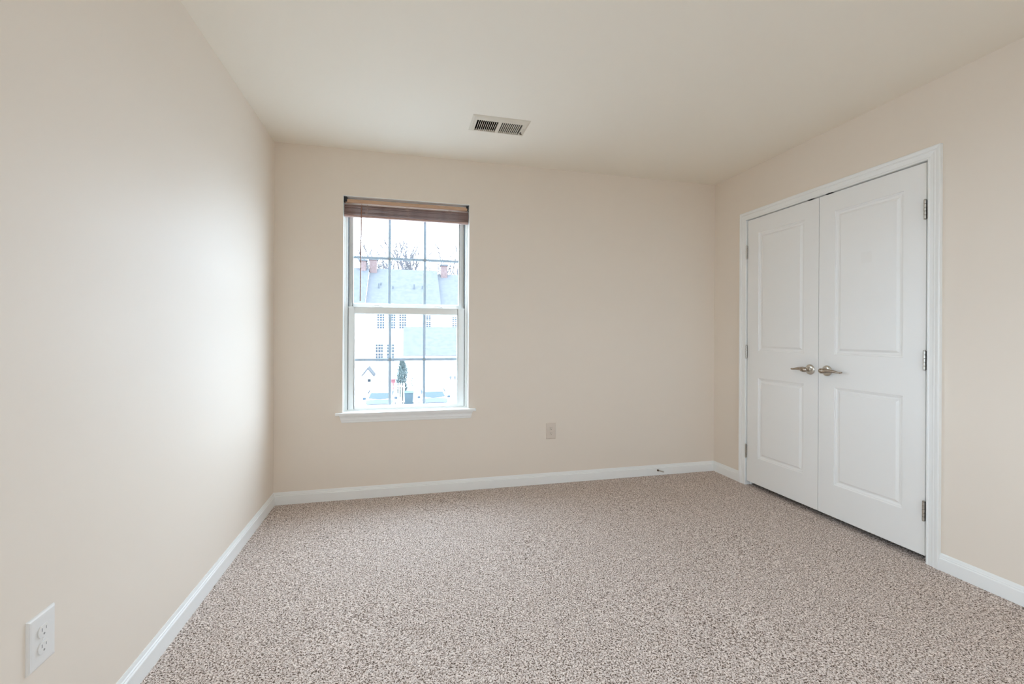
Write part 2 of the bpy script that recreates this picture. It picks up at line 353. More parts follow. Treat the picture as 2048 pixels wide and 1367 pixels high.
# ------------------------------------------------------------------ closet doors
DX = W+.002                                             # room-side face of the leaves
PZ = [(.232, .835), (1.038, 1.927)]
def door_leaf(name, ya, yb, label, dz=0):
    """leaf between far edge ya and near edge yb (ya > yb)"""
    root = empty(name, (DX, (ya+yb)/2, .033)); props(root, label, 'door', kind='structure')
    z0, z1 = .033, 2.0410
    s = .1045; us = [yb, yb+s, ya-s, ya]; vs = [z0, PZ[0][0], PZ[0][1], PZ[1][0], PZ[1][1], z1]
    bm = bmesh.new()
    grid_hole(bm, us, vs, {(1, 1), (1, 3)}, lambda u, v: (DX, u, v)); grid_hole(bm, us, vs, set(), lambda u, v: (DX+.035, u, v))
    for (u0, v0), (u1, v1) in (((us[0], z0), (us[3], z0)), ((us[3], z0), (us[3], z1)), ((us[3], z1), (us[0], z1)), ((us[0], z1), (us[0], z0))):
        bm.faces.new([bm.verts.new(p) for p in ((DX, u0, v0), (DX, u1, v1), (DX+.035, u1, v1), (DX+.035, u0, v0))])
    prof = [(0, 0), (.0015, .0045), (.0045, .0062), (.0085, .0064), (.0115, .0100), (.017, .0122), (.0235, .0122), (.0345, .0042), (.0365, .0030)]
    for a, b in PZ:
        rings = []
        for o, d in prof:
            rings.append([bm.verts.new((DX+d, u, v)) for u, v in ((us[1]+o, a+o), (us[2]-o, a+o), (us[2]-o, b-o), (us[1]+o, b-o))])
        for i in range(len(rings)-1):
            for k in range(4): bm.faces.new((rings[i][k], rings[i][(k+1) % 4], rings[i+1][(k+1) % 4], rings[i+1][k]))
        bm.faces.new(rings[-1])
    bmesh.ops.translate(bm, verts=bm.verts, vec=(-root.location.x, -root.location.y, -root.location.z))
    link('door_panel', bm, M_door, root)
    return root
YM = -.9785
d1 = door_leaf('door_1', -.3755, YM+.002, 'white two-panel closet door on the left, hinged beside the far corner')
d2 = door_leaf('door_2', YM-.002, -1.5775, 'white two-panel closet door on the right, nearer the camera')
def local(root, bm): bmesh.ops.translate(bm, verts=bm.verts, vec=-root.location)
def handle(root, yc, zc, s, pin):
    """lever handle; s=+1 lever runs toward +y"""
    bm = bmesh.new()
    lathe(bm, [(.0325, 0), (.0335, .002), (.033, .005), (.029, .0085), (.024, .0105), (.0165, .012), (.0145, .016), (.0150, .019), (.0135, .021)], (DX, yc, zc), (-1, 0, 0), 36)
    local(root, bm); rose = link('rose', bm, M_nickel, None, smooth='auto')
    bm = bmesh.new()
    lathe(bm, [(.011, .018), (.0105, .030), (.0125, .034), (.0155, .040), (.0165, .047), (.0150, .054), (.0100, .059), (.004, .061)], (DX, yc, zc), (-1, 0, 0), 28)
    pts, rad = [], []
    for i in range(25):
        t = i/24; y = yc + s*(.004 + .106*t); z = zc + .0035*math.sin(t*math.pi*1.3) - .0005 - .001*t**2
        x = DX - .047 + .010*math.sin(t*math.pi)*.5 + .012*t**2
        r = .0118*(1-t)**1.2 + .0048 + (.0022 if abs(t-.16) < .04 else 0)
        pts.append((x, y, z)); rad.append(r)
    for k in range(1, 11):                              # curled tip
        a = k/10*math.pi*1.35
        cx, cz = pts[24][0]+.006, pts[24][2]
        pts.append((cx-.006*math.cos(a), yc + s*(.110+.0065*math.sin(a)), cz + .002*math.sin(a))); rad.append(.0048-.0002*k)
    tube(bm, pts, rad, 14); local(root, bm)
    lever = link('lever', bm, M_lever, None, smooth='auto')
    h = empty('door_handle'); h.parent = root; h['label'] = 'satin nickel lever handle'
    rose.parent = h; lever.parent = h
    if pin:
        bm = bmesh.new(); lathe(bm, [(.0028, 0), (.0028, .0014)], (DX-.0098, yc-.021*s, zc), (-1, 0, 0), 12); local(root, bm)
        link('pin_hole', bm, M_dark, h)
bm = bmesh.new(); box(bm, DX+.0022, DX+.0034, -1.305, -1.245, 1.575, 1.640); bmesh.ops.translate(bm, verts=bm.verts, vec=-d2.location)
o = link('adhesive_patch', bm, mat('dull_paint_patch', (.855, .853, .835), .6)); o.parent = d2; o['label'] = 'faint square patch on the upper panel'
handle(d1, -.9200, .9335, 1, True)
handle(d2, -1.0390, .9345, -1, False)
def hinge(root, yg, zc, s):
    """knuckle hinge in the gap; s=+1 painted gap-shade strip toward -y"""
    h = .0475; e = empty('hinge'); e.parent = root; e['label'] = 'worn nickel hinge'
    bm = bmesh.new()
    for k in range(5):
        a = zc-h + k*(2*h/5); lathe(bm, [(.0058, .0006), (.0066, .0012), (.0066, 2*h/5-.0012), (.0058, 2*h/5-.0006)], (DX-.0068, yg, a), (0, 0, 1), 16)
    for a, d in ((zc+h, 1), (zc-h, -1)): lathe(bm, [(.0045, 0), (.0062, .001), (.0062, .003), (.003, .0055)], (DX-.0068, yg, a), (0, 0, d), 16)
    local(root, bm); link('knuckle', bm, M_hinge, e, smooth='auto')
    bm = bmesh.new(); box(bm, DX-.0030, DX+.0050, *((yg-.0110, yg-.001) if s > 0 else (yg-.0045, yg+.0025)), zc-h, zc+h); local(root, bm)
    link('hinge_gap_shade', bm, M_dark, e)  # dark strip standing in for the shade in the door gap
for z in (1.80, 1.030, .262):
    hinge(d1, -.3705, z, -1)
    hinge(d2, -1.5770, z, 1)
# ball catches let into the head jamb above the meeting edge
for k, y in enumerate((-.915, -1.045)):
    bm = bmesh.new(); box(bm, W-.0012, W+.028, y-.022, y+.022, OZ-.0012, OZ+.0006)
    bm2 = link('catch_strike', bm, M_dark, None)
    r = empty('ball_catch', (0, 0, 0)); bm2.parent = r
    props(r, ('small dark ball catch strike above the left closet door', 'small dark ball catch strike above the right closet door')[k], 'door catch', 'ball catches above the closet doors')

# ------------------------------------------------------------------ window
win = empty('window_1', ((WX0+WX1)/2, 0, WZ0)); props(win, 'white double-hung window with grilles in the far wall', 'window', kind='structure')
def wl(name, boxes, m, bevel=0, parent=win, lab=None):
    bm = bmesh.new()
    for b in boxes: box(bm, *b)
    bmesh.ops.translate(bm, verts=bm.verts, vec=-win.location)
    o = link(name, bm, m, parent, bevel)
    if lab: o['label'] = lab
    return o
FY0, FY1 = .062, .150
fi0, fi1 = .4600, 1.2960                                # inner faces of the outer frame
wl('frame', [(WX0, fi0, FY0, FY1, WZ0-.004, WZ1), (fi1, WX1, FY0, FY1, WZ0-.004, WZ1), (fi0, fi1, FY0, FY1, 2.072, WZ1), (fi0, fi1, FY0+.001, FY1, WZ0-.004, .6130),
   (WX0, WX0+.012, FY0-.012, FY0, WZ0-.004, WZ1), (WX1-.012, WX1, FY0-.012, FY0, WZ0-.004, WZ1)], M_vinyl, .0015)
wl('jamb_liner', [(WX0, WX0+.0022, .0005, FY0, WZ0, WZ1-.002), (WX1-.0022, WX1, .0005, FY0, WZ0, WZ1-.002), (WX0, WX1, .0005, FY0, WZ1-.0022, WZ1)], M_trim)
# parting strips / dark tracks between frame and sashes
wl('track', [(fi0-.0002, fi0+.0035, FY0+.004, FY1, .612, 2.072), (fi1-.0035, fi1+.0002, FY0+.004, FY1, .612, 2.072)], M_vinyl_in)
def sash(name, y0, y1, x0, x1, z0, z1, gx0, gx1, gz0, gz1):
    s = empty(name); s.parent = win
    bm = bmesh.new()
    for b in ((x0, gx0, y0, y1, z0, z1), (gx1, x1, y0, y1, z0, z1), (gx0, gx1, y0, y1, gz1, z1), (gx0, gx1, y0, y1, z0, gz0)): box(bm, *b)
    # glazing bead
    w_ = .004; ym = y0+.008
    for b in ((gx0, gx0+w_, ym, y1-.004, gz0, gz1), (gx1-w_, gx1, ym, y1-.004, gz0, gz1), (gx0, gx1, ym, y1-.004, gz0, gz0+w_), (gx0, gx1, ym, y1-.004, gz1-w_, gz1)): box(bm, *b)
    bmesh.ops.translate(bm, verts=bm.verts, vec=-win.location); link('sash_frame', bm, M_vinyl, s, .002)
    yg = (y0+y1)/2+.002
    bm = bmesh.new(); g = [bm.verts.new(p) for p in ((gx0, yg+.004, gz0), (gx1, yg+.004, gz0), (gx1, yg+.004, gz1), (gx0, yg+.004, gz1))]; bm.faces.new(g)
    bmesh.ops.translate(bm, verts=bm.verts, vec=-win.location); link('glass_pane', bm, M_glass, s)
    bm = bmesh.new(); hw = .0098; dx = (gx1-gx0)/3
    for i in (1, 2): box(bm, gx0+dx*i-hw, gx0+dx*i+hw, yg+.005, yg+.010, gz0, gz1)
    zm = (gz0+gz1)/2; box(bm, gx0, gx1, yg+.0045, yg+.0105, zm-hw, zm+hw)
    bmesh.ops.translate(bm, verts=bm.verts, vec=-win.location); o = link('grille', bm, M_grille, s, .001); o['label'] = 'pale grey-blue grille'
    return s
lo = sash('lower_sash', .068, .100, fi0+.0035, fi1-.0035, .6115, 1.3465, .5040, 1.2420, .6320, 1.3010)
up = sash('upper_sash', .106, .138, fi0+.0035, fi1-.0035, 1.3300, 2.0720, .4880, 1.2560, 1.3735, 2.0480)
wl('sash_lip', [(fi0+.0035, fi1-.0035, .062, .069, 1.3420, 1.3475)], M_vinyl, .001, lo)
def lock(xc):                                           # crescent sash lock on the meeting rail
    e = empty('sash_lock'); e.parent = win
    bm = bmesh.new()
    pts = [(xc-.045+.09*i/16, .074, 1.3485+.0125*math.sin(math.pi*min(1, i/16))) for i in range(17)]
    tube(bm, pts, [.0022+.0012*math.sin(math.pi*i/16) for i in range(17)], 10)
    bmesh.ops.translate(bm, verts=bm.verts, vec=-win.location); link('lock_lever', bm, M_whitepl, e, smooth='auto')
    bm = bmesh.new(); box(bm, xc-.030, xc+.030, .070, .098, 1.3465, 1.3495); bmesh.ops.translate(bm, verts=bm.verts, vec=-win.location); link('lock_base', bm, M_whitepl, e, .001)
lock(.662); lock(1.094)
# stool and apron (sill board and moulding under it)
bm = bmesh.new()
SZ1 = .6045; ST = .0175
poly = [(.3900, -.032), (1.3705, -.032), (1.3705, 0), (WX1, 0), (WX1, FY0+.002), (WX0, FY0+.002), (WX0, 0), (.3900, 0)]
prism(bm, poly, 'z', SZ1-ST, SZ1); bmesh.ops.translate(bm, verts=bm.verts, vec=-win.location)
link('sill_board', bm, M_trim, win, .004, seg=3)
AP = [(0, 0), (.017, 0), (.0185, -.004), (.0165, -.010), (.0125, -.014), (.0105, -.024), (.0115, -.032), (.008, -.043), (.008, -.050), (.0045, -.0535), (0, -.0535)]
zt = SZ1-ST
bm = bmesh.new()
sweep(bm, AP, [lambda a, b: (.4160 - b*.28, -a, zt+b), lambda a, b: (1.3490 + b*.30, -a, zt+b)])
bmesh.ops.translate(bm, verts=bm.verts, vec=-win.location); link('sill_apron', bm, M_trim, win)

# ------------------------------------------------------------------ venetian blind
bl = empty('venetian_blind', ((WX0+WX1)/2, .03, 2.116)); props(bl, 'brown wood-look venetian blind drawn fully up in the window', 'blind')
def bl_link(name, bm, m, **k):
    bmesh.ops.translate(bm, verts=bm.verts, vec=-bl.location); return link(name, bm, m, bl, **k)
BY0, BY1 = .021, .054
bm = bmesh.new()
prism(bm, [(BY0+.002, 2.0755), (BY1, 2.0755), (BY1, 2.1005), (BY0+.003, 2.1005), (BY0, 2.097), (BY0, 2.079)], 'x', WX0+.012, WX1-.012)
o = bl_link('headrail', bm, M_head, bevel=.0015); o['label'] = 'tan headrail'
for x0, x1, k in ((WX0+.0005, WX0+.0140, 0), (WX1-.0140, WX1-.0005, 1)):
    bm = bmesh.new()
    if k == 0:
        box(bm, x0, x1+.010, BY0-.006, BY1+.002, 2.0790, WZ1-.0005); 
    else:
        box(bm, x0+.009, x1, BY0+.004, BY1+.002, 2.0740, WZ1-.0005); box(bm, x0-.008, x0+.010, BY0-.003, BY0+.004, 2.092, 2.110); box(bm, x0, x0+.008, BY0-.003, BY0+.004, 2.074, 2.094)
    o = bl_link('bracket', bm, M_black, bevel=.001); o['label'] = 'black end bracket'
bm = bmesh.new()
tube(bm, [(WX1-.0065+.0045*math.cos(a), BY0-.001, 2.091+.016*math.sin(a)) for a in [i*2*math.pi/16 for i in range(17)]], .0016, 8)
bl_link('bracket_clip', bm, M_whitepl, smooth='auto')
# stacked slats: each slat its own part
SLX0, SLX1 = WX0+.0045, WX1-.0045
nsl = 29; z = 1.9965
slz = [z + i*(2.0640-z)/(nsl-1) for i in range(nsl)]
slat0 = None
for i, zz in enumerate(slz):
    if slat0 is None:
        bm = bmesh.new()
        prof = [(-.0127, -.0010), (-.006, .0002), (0, .0006), (.006, .0002), (.0127, -.0010), (.0127, .0000), (.006, .0012), (0, .0016), (-.006, .0012), (-.0127, .0000)]
        prism(bm, prof, 'x', SLX0, SLX1)
        bmesh.ops.translate(bm, verts=bm.verts, vec=(-bl.location.x, 0, 0))
        slat0 = link('slat', bm, M_slat, bl)
        o = slat0
    else:
        o = slat0.copy(); COL.objects.link(o); o.parent = bl
    o.location = (random.uniform(-.0012, .0012), .041+random.uniform(-.0035, .0035)-bl.location.y, zz-bl.location.z)
    o.rotation_euler = (random.uniform(-.03, .03), 0, random.uniform(-.0012, .0012))
bm = bmesh.new(); prism(bm, [(.031, 1.9790), (.057, 1.9790), (.058, 1.9850), (.057, 1.9935), (.031, 1.9935), (.030, 1.9850)], 'x', SLX0, SLX1)
bl_link('bottom_rail', bm, M_slat, bevel=.002)
for xc in (.5925, .8740, 1.1740):                       # ladder cords with loose loops at the front
    bm = bmesh.new()
    tube(bm, [(xc, .0290, 1.976), (xc, .0292, 2.02), (xc, .0292, 2.078)], .0008, 6)
    tube(bm, [(xc, .0595, 1.976), (xc, .0592, 2.078)], .0008, 6)
    for k in range(9):
        a0 = random.uniform(-1, 1)*.014; zz = random.uniform(1.995, 2.062); rr = random.uniform(.004, .011)
        tube(bm, [(xc+a0*.6+rr*math.cos(t)*1.2, .0275-abs(math.sin(t*.5))*.003, zz+rr*math.sin(t)) for t in [i*2*math.pi/10*.85 for i in range(11)]], .00075, 5)
    bl_link('ladder_cord', bm, M_cord)
bm = bmesh.new()
tube(bm, [(.5540, .0250, 2.052), (.5535, .022, 2.03), (.5510, .020, 1.75), (.5488, .020, 1.3850)], [.003, .0042, .0040, .0040], 6)
tube(bm, [(.5540, .0250, 2.050), (.5545, .027, 2.066), (.5545, .033, 2.076)], .0014, 6)
o = bl_link('wand', bm, M_wand); o['label'] = 'long thin brown tilt wand'

# ------------------------------------------------------------------ ceiling vent
vt = empty('air_vent', ((VX0+VX1)/2, (VY0+VY1)/2, H)); props(vt, 'cream metal air register in the ceiling with two louvre banks', 'air vent')
def v_link(name, bm, m, **k):
    bmesh.ops.translate(bm, verts=bm.verts, vec=-vt.location); return link(name, bm, m, vt, **k)
ox0, ox1, oy0, oy1 = 1.2375, 1.5880, -.7010, -.4960
bx = [(1.2700, 1.4010), (1.4225, 1.5530)]; by = (-.6510, -.5170)
bm = bmesh.new()
us = [ox0+.012, bx[0][0], bx[0][1], bx[1][0], bx[1][1], ox1-.012]; vs = [oy0+.012, by[0], by[1], oy1-.012]; zf = H-.0065
grid_hole(bm, us, vs, {(1, 1), (3, 1)}, lambda u, v: (u, v, zf))
for a, b in bx:                                         # returns into the duct
    for (u0, v0), (u1, v1) in (((a, by[0]), (b, by[0])), ((b, by[0]), (b, by[1])), ((b, by[1]), (a, by[1])), ((a, by[1]), (a, by[0]))):
        bm.faces.new([bm.verts.new(p) for p in ((u0, v0, zf), (u1, v1, zf), (u1, v1, H+.004), (u0, v0, H+.004))])
i_ = [(us[0], vs[0]), (us[5], vs[0]), (us[5], vs[3]), (us[0], vs[3])]; o_ = [(ox0, oy0), (ox1, oy0), (ox1, oy1), (ox0, oy1)]
for k in range(4):
    a, b, c, d = i_[k], i_[(k+1) % 4], o_[(k+1) % 4], o_[k]
    bm.faces.new([bm.verts.new(p) for p in ((*a, zf), (*b, zf), (*c, H-.0015), (*d, H-.0015))])
    bm.faces.new([bm.verts.new(p) for p in ((*d, H-.0015), (*c, H-.0015), (*c, H), (*d, H))])
v_link('face_frame', bm, M_vent)
for q, (a, b) in enumerate(bx):
    bm = bmesh.new(); n = 12; p = (b-a)/11
    for k in range(n):
        x = a + (k-.0)*p; 
        if k in (0, n-1): continue
        tl = math.radians(24 if q == 0 else -26); hh = .010 if q == 0 else .0060
        dx, dz = math.sin(tl)*hh, math.cos(tl)*hh; t = .0014 if q == 0 else .0008
        pts = [(x-t, zf+.0008), (x+t, zf+.0008), (x+t+dx, zf+.0008+dz), (x-t+dx, zf+.0008+dz)]
        v0 = [bm.verts.new((u, by[0], z_)) for u, z_ in pts]; v1 = [bm.verts.new((u, by[1], z_)) for u, z_ in pts]
        bm.faces.new(v0); bm.faces.new(v1[::-1])
        for j in range(4): bm.faces.new((v0[j], v0[(j+1) % 4], v1[(j+1) % 4], v1[j]))
    v_link('louvre_bank', bm, M_vent)
bm = bmesh.new()
x0, x1, y0, y1 = VX0+.0005, VX1-.0005, VY0+.0005, VY1-.0005
for (u0, v0), (u1, v1) in (((x0, y0), (x1, y0)), ((x1, y0), (x1, y1)), ((x1, y1), (x0, y1)), ((x0, y1), (x0, y0))):
    bm.faces.new([bm.verts.new(p) for p in ((u0, v0, H-.003), (u1, v1, H-.003), (u1, v1, H+.16), (u0, v0, H+.16))])
bm.faces.new([bm.verts.new(p) for p in ((x0, y0, H+.16), (x1, y0, H+.16), (x1, y1, H+.16), (x0, y1, H+.16))])
v_link('duct', bm, M_duct)
bm = bmesh.new(); box(bm, 1.5590, 1.5640, -.5600, -.5350, zf-.0015, zf-.0001)
v_link('lever_slot', bm, M_dark)
bm = bmesh.new(); box(bm, 1.5560, 1.5700, -.5420, -.5395, zf-.006, zf-.001); box(bm, 1.566, 1.574, -.5340, -.5300, zf-.0045, zf-.0001)
v_link('damper_lever', bm, M_rubber)
for x, y in ((1.2535, -.6), (1.5700, -.6)):
    bm = bmesh.new(); lathe(bm, [(.0035, 0), (.0033, .0012), (.001, .0018)], (x, y, zf), (0, 0, -1), 14); v_link('screw', bm, M_vent, smooth='auto')

# ------------------------------------------------------------------ outlets
def outlet(label, loc, rot, m, w_, h_, ms):
    e = empty('wall_outlet', loc, rot); props(e, label, 'outlet', 'duplex wall outlets')
    bm = bmesh.new(); d = .0065
    a = [(-w_/2, -h_/2), (w_/2, -h_/2), (w_/2, h_/2), (-w_/2, h_/2)]
    rings = []
    for o, y in ((0, 0), (0, -.0015), (.0015, -.0040), (.005, -.0060), (.010, -.0065)):
        rings.append([bm.verts.new((x - math.copysign(o, x), y, z - math.copysign(o, z))) for x, z in a])
    for i in range(len(rings)-1):
        for k in range(4): bm.faces.new((rings[i][k], rings[i][(k+1) % 4], rings[i+1][(k+1) % 4], rings[i+1][k]))
    bm.faces.new(rings[-1]); bm.faces.new(rings[0][::-1])
    link('cover_plate', bm, m, e)
    for s in (1, -1):
        zc = s*.0195
        bm = bmesh.new(); pts = []
        for k in range(32):
            t = 2*math.pi*k/32; x, z_ = .0172*math.cos(t), .0172*math.sin(t); z_ = max(-.0138, min(.0138, z_)); pts.append((x, z_+zc))
        prism(bm, pts, 'y', -.0092, -.006); r = link('receptacle', bm, m, e, .0008)
        bm = bmesh.new()
        box(bm, -.0075, -.0055, -.0095, -.0090, zc+.0005, zc+.0085); box(bm, .0052, .0070, -.0095, -.0090, zc+.0015, zc+.0080)
        lathe(bm, [(.0026, 0), (.0026, .0004)], (0, -.0091, zc-.0072), (0, -1, 0), 14); link('slot', bm, ms, r)
    bm = bmesh.new(); lathe(bm, [(.003, 0), (.0028, .001), (.001, .0014)], (0, -.0064, 0), (0, -1, 0), 14); link('screw', bm, m, e, smooth='auto')
    return e
outlet('almond duplex outlet low on the far wall to the right of the window', (1.9620, 0, .4065), (0, 0, 0), M_almond, .079, .1235, M_slot)
outlet('white duplex outlet low on the left wall in the near corner', (0, -1.9640, .4140), (0, 0, math.radians(90)), M_whitepl, .084, .1260, M_slot2)

# ------------------------------------------------------------------ door stop on the far baseboard
ds = empty('door_stop', (2.940, -.013, .026)); props(ds, 'small bent metal door stop screwed to the far baseboard near the corner', 'door stop')
bm = bmesh.new(); lathe(bm, [(.009, 0), (.0085, .003), (.005, .005)], (0, 0, 0), (0, -1, 0), 18); o = link('base', bm, M_whitepl, ds, smooth='auto')
P0, P1 = Vector((0, -.004, 0)), Vector((-.078, -.050, .030))
bm = bmesh.new(); pts = []
ax = (P1-P0).normalized(); a1 = ax.cross(Vector((0, 0, 1))).normalized(); a2 = ax.cross(a1)
for i in range(181):
    t = i/180; an = t*2*math.pi*18
    pts.append(P0.lerp(P1, t) + (a1*math.cos(an)+a2*math.sin(an))*.0036)
tube(bm, pts, .0011, 5); link('spring', bm, M_nickel, ds)
bm = bmesh.new(); lathe(bm, [(.0055, 0), (.0078, .002), (.0078, .010), (.005, .013)], P1, ax, 16); o = link('tip', bm, M_rubber, ds, smooth='auto'); o['label'] = 'dark rubber tip'

# ------------------------------------------------------------------ outdoors
GZ = -4.3
M_siding = mat('white_siding', (.80, .80, .80), .7)
def siding(nt, b):
    tc = N(nt, 'ShaderNodeTexCoord'); wv = N(nt, 'ShaderNodeTexWave', Scale=1.05, Distortion=0.0); wv.bands_direction = 'Z'; wv.wave_profile = 'SAW'
    bp = N(nt, 'ShaderNodeBump', Strength=.6, Distance=.03); L(nt, tc.outputs['Object'], wv.inputs['Vector']); L(nt, wv.outputs['Fac'], bp.inputs['Height']); L(nt, bp.outputs[0], b.inputs['Normal'])
M_siding = mat('white_lap_siding', (.78, .78, .78), .7, setup=siding)
M_shingle = mat('grey_roof_shingle', (0.0504, 0.0540, 0.0576), .9, setup=mottled((0.0446, 0.0482, 0.0540), (0.0598, 0.0626, 0.0677), 3.0, .3, 8))
M_shingle2 = mat('blue_grey_shingle', (0.0432, 0.0504, 0.0576), .9, setup=mottled((0.0418, 0.0454, 0.0526), (0.0562, 0.0598, 0.0670), 2.5, .3, 8))
M_brick = mat('red_brick', (.09, .06, .055), .9, setup=mottled((.085, .055, .050), (.115, .08, .078), 6, 0, 6))
M_cap = mat('chimney_cap_metal', (0.0432, 0.0504, 0.0576), .7)
M_pane = mat('dark_house_glass', (.022, .034, .046), .3, spec=.25)
M_owhite = mat('outdoor_white_paint', (.80, .80, .80), .6)
M_car = mat('white_car_paint', (.75, .76, .78), .3)
M_carglass = mat('car_glass', (.038, .052, .066), .5, spec=.12)
M_hood = mat('blue_grey_car_hood', (.052, .060, .070), .6, spec=.12)  # hood is darker and bluer than the white body
M_tyre = mat('tyre_rubber', (.03, .03, .03), .9)
M_bin = mat('dark_green_bin_plastic', (.035, .06, .072), .5)
M_leaf = mat('evergreen_needles', (.05, .075, .07), .9, setup=mottled((.04, .062, .06), (.095, .125, .12), 6, 0, 4))
M_bark = mat('grey_bark', (.055, .05, .055), .9, setup=mottled((.045, .042, .047), (.065, .06, .064), 5, 0, 4))
M_redbox = mat('red_painted_box', (0.1584, 0.0432, 0.0504), .6)
M_asphalt = mat('pale_driveway', (.33, .34, .34), .9, setup=mottled((.30, .31, .31), (.37, .37, .37), 1.5, 0, 6))
M_lamp = mat('dark_lantern_metal', (.08, .085, .09), .5)

bxo('ground', (-90, 110, -90, 130, GZ-.3, GZ), M_asphalt)
props(D.objects['ground'], 'pale concrete driveway and street outside the window', 'ground', kind='structure')

def part(parent, name, bm, m, **k):
    if parent.location.length: bmesh.ops.translate(bm, verts=bm.verts, vec=-parent.location)
    return link(name, bm, m, parent, **k)
def house_window(parent, x0, x1, z0, z1, yf, cols=3, rows=6):
    """sash window standing 5 cm proud: frame part, pane sub-part"""
    fw = .05; bm = bmesh.new()
    for b in ((x0, x0+fw, yf-.05, yf+.05, z0, z1), (x1-fw, x1, yf-.05, yf+.05, z0, z1), (x0+fw, x1-fw, yf-.05, yf+.05, z0, z0+fw), (x0+fw, x1-fw, yf-.05, yf+.05, z1-fw, z1), (x0+fw, x1-fw, yf-.05, yf+.05, (z0+z1)/2-fw, (z0+z1)/2+fw)): box(bm, *b)
    for i in range(1, cols): xx = x0+(x1-x0)*i/cols; box(bm, xx-.012, xx+.012, yf-.04, yf-.01, z0+fw, z1-fw)
    for i in range(1, rows):
        if i*2 == rows: continue
        zz = z0+(z1-z0)*i/rows; box(bm, x0+fw, x1-fw, yf-.042, yf-.008, zz-.012, zz+.012)
    f = part(parent, 'window', bm, M_owhite)
    bm = bmesh.new(); box(bm, x0+.02, x1-.02, yf-.03, yf+.04, z0+.02, z1-.02)
    bmesh.ops.translate(bm, verts=bm.verts, vec=-parent.location); link('pane', bm, M_pane, f)
def gable_house(name, label, x0, x1, yf, yb, ze, zr, mroof, over=.3, cat='house'):
    e = empty(name, ((x0+x1)/2, (yf+yb)/2, GZ)); props(e, label, cat)
    ym = (yf+yb)/2; bm = bmesh.new()
    prism(bm, [(yf, GZ), (yb, GZ), (yb, ze), (ym, zr-.15), (yf, ze)], 'x', x0-.13, x1+.13); part(e, 'wall', bm, M_siding)
    bm = bmesh.new(); sl = (zr-ze)/(ym-yf); t = .2
    prism(bm, [(yf-over, ze-over*sl), (ym, zr), (yb+over, ze-over*sl), (yb+over, ze-over*sl+t), (ym, zr+t), (yf-over, ze-over*sl+t)], 'x', x0-.13, x1+.13)
    part(e, 'roof', bm, mroof)
    bm = bmesh.new(); box(bm, x0-.12, x1+.12, yf-over-.1, yf-over, ze-over*sl-.02, ze-over*sl+.14); part(e, 'gutter', bm, M_owhite)
    return e
HY = 42.0
ze = onY(800, 617, HY).z; zr = onY(800, 538.5, HY+6).z
xl = onY(733, 600, HY).x; xr = onY(880, 600, HY).x
mid = gable_house('townhouse', 'white townhouse with a long grey roof and dark paned windows outside the window', xl, xr, HY, HY+12, ze, zr-.2, M_shingle)
lef = gable_house('townhouse', 'white townhouse at the left end of the row, behind the small gabled porch', xl-9, xl-.262, HY-.9, HY+11, ze-.1, zr-.35, M_shingle2)
rig = gable_house('townhouse', 'white townhouse at the right end of the row with a lower roof ridge', xr+.262, xr+16, HY+.4, HY+12.5, ze-.2, onY(905, 549, HY+6.4).z-.2, M_shingle)
def wpx(parent, a, b, c, d, Y, **k):
    p = onY(a, c, Y); q = onY(b, d, Y); house_window(parent, p.x, q.x, q.z, p.z, Y, **k)
for a, b, c, d in ((753.5, 770, 627, 657.5), (775.5, 792, 627, 657.5), (797.5, 813.5, 627, 657.5), (846.5, 862.5, 629, 655), (750.5, 767, 687, 723.5), (773, 789, 687, 723.5), (756, 764.5, 755, 764), (766.5, 775, 755, 764)):
    wpx(mid, a, b, c, d, HY-.04, rows=4 if d-c < 15 else 6)
wpx(rig, 903.5, 920, 633, 655.5, HY+.36)
for a, b, c, d in ((700, 712, 627, 657), (698, 711, 687, 723)): wpx(lef, a, b, c, d, HY-.94)
def chimney(parent, a, b, c, d, Y):
    p = onY(a, c, Y); q = onY(b, d, Y)
    bm = bmesh.new(); box(bm, p.x, q.x, Y-.4, Y+.4, q.z-1.2, p.z); ch = part(parent, 'chimney', bm, M_brick)
    bm = bmesh.new(); box(bm, p.x-.1, q.x+.1, Y-.5, Y+.5, p.z, p.z+.16); bmesh.ops.translate(bm, verts=bm.verts, vec=-parent.location); link('chimney_cap', bm, M_cap, ch)
chimney(mid, 740, 754, 520, 538, HY+5.6); chimney(rig, 881.5, 894, 532, 549, HY+6.2); chimney(lef, 721, 732.5, 522, 540, HY+5)
for a, b, h in ((757.5, 577, .55), (762, 571, .3), (786, 578, .3), (828.5, 578, .5), (845, 578, .35)):   # roof pipes
    sl = (zr-.2-ze)/6; 
    for Y in [HY+.1*i for i in range(1, 60)]:
        p = onY(a, b, Y)
        if p.z <= ze+(Y-HY)*sl+.2: break
    bm = bmesh.new(); lathe(bm, [(.075, -.2), (.075, h), (.05, h+.04)], p, (0, 0, 1), 10); part(mid, 'vent_pipe', bm, M_cap)

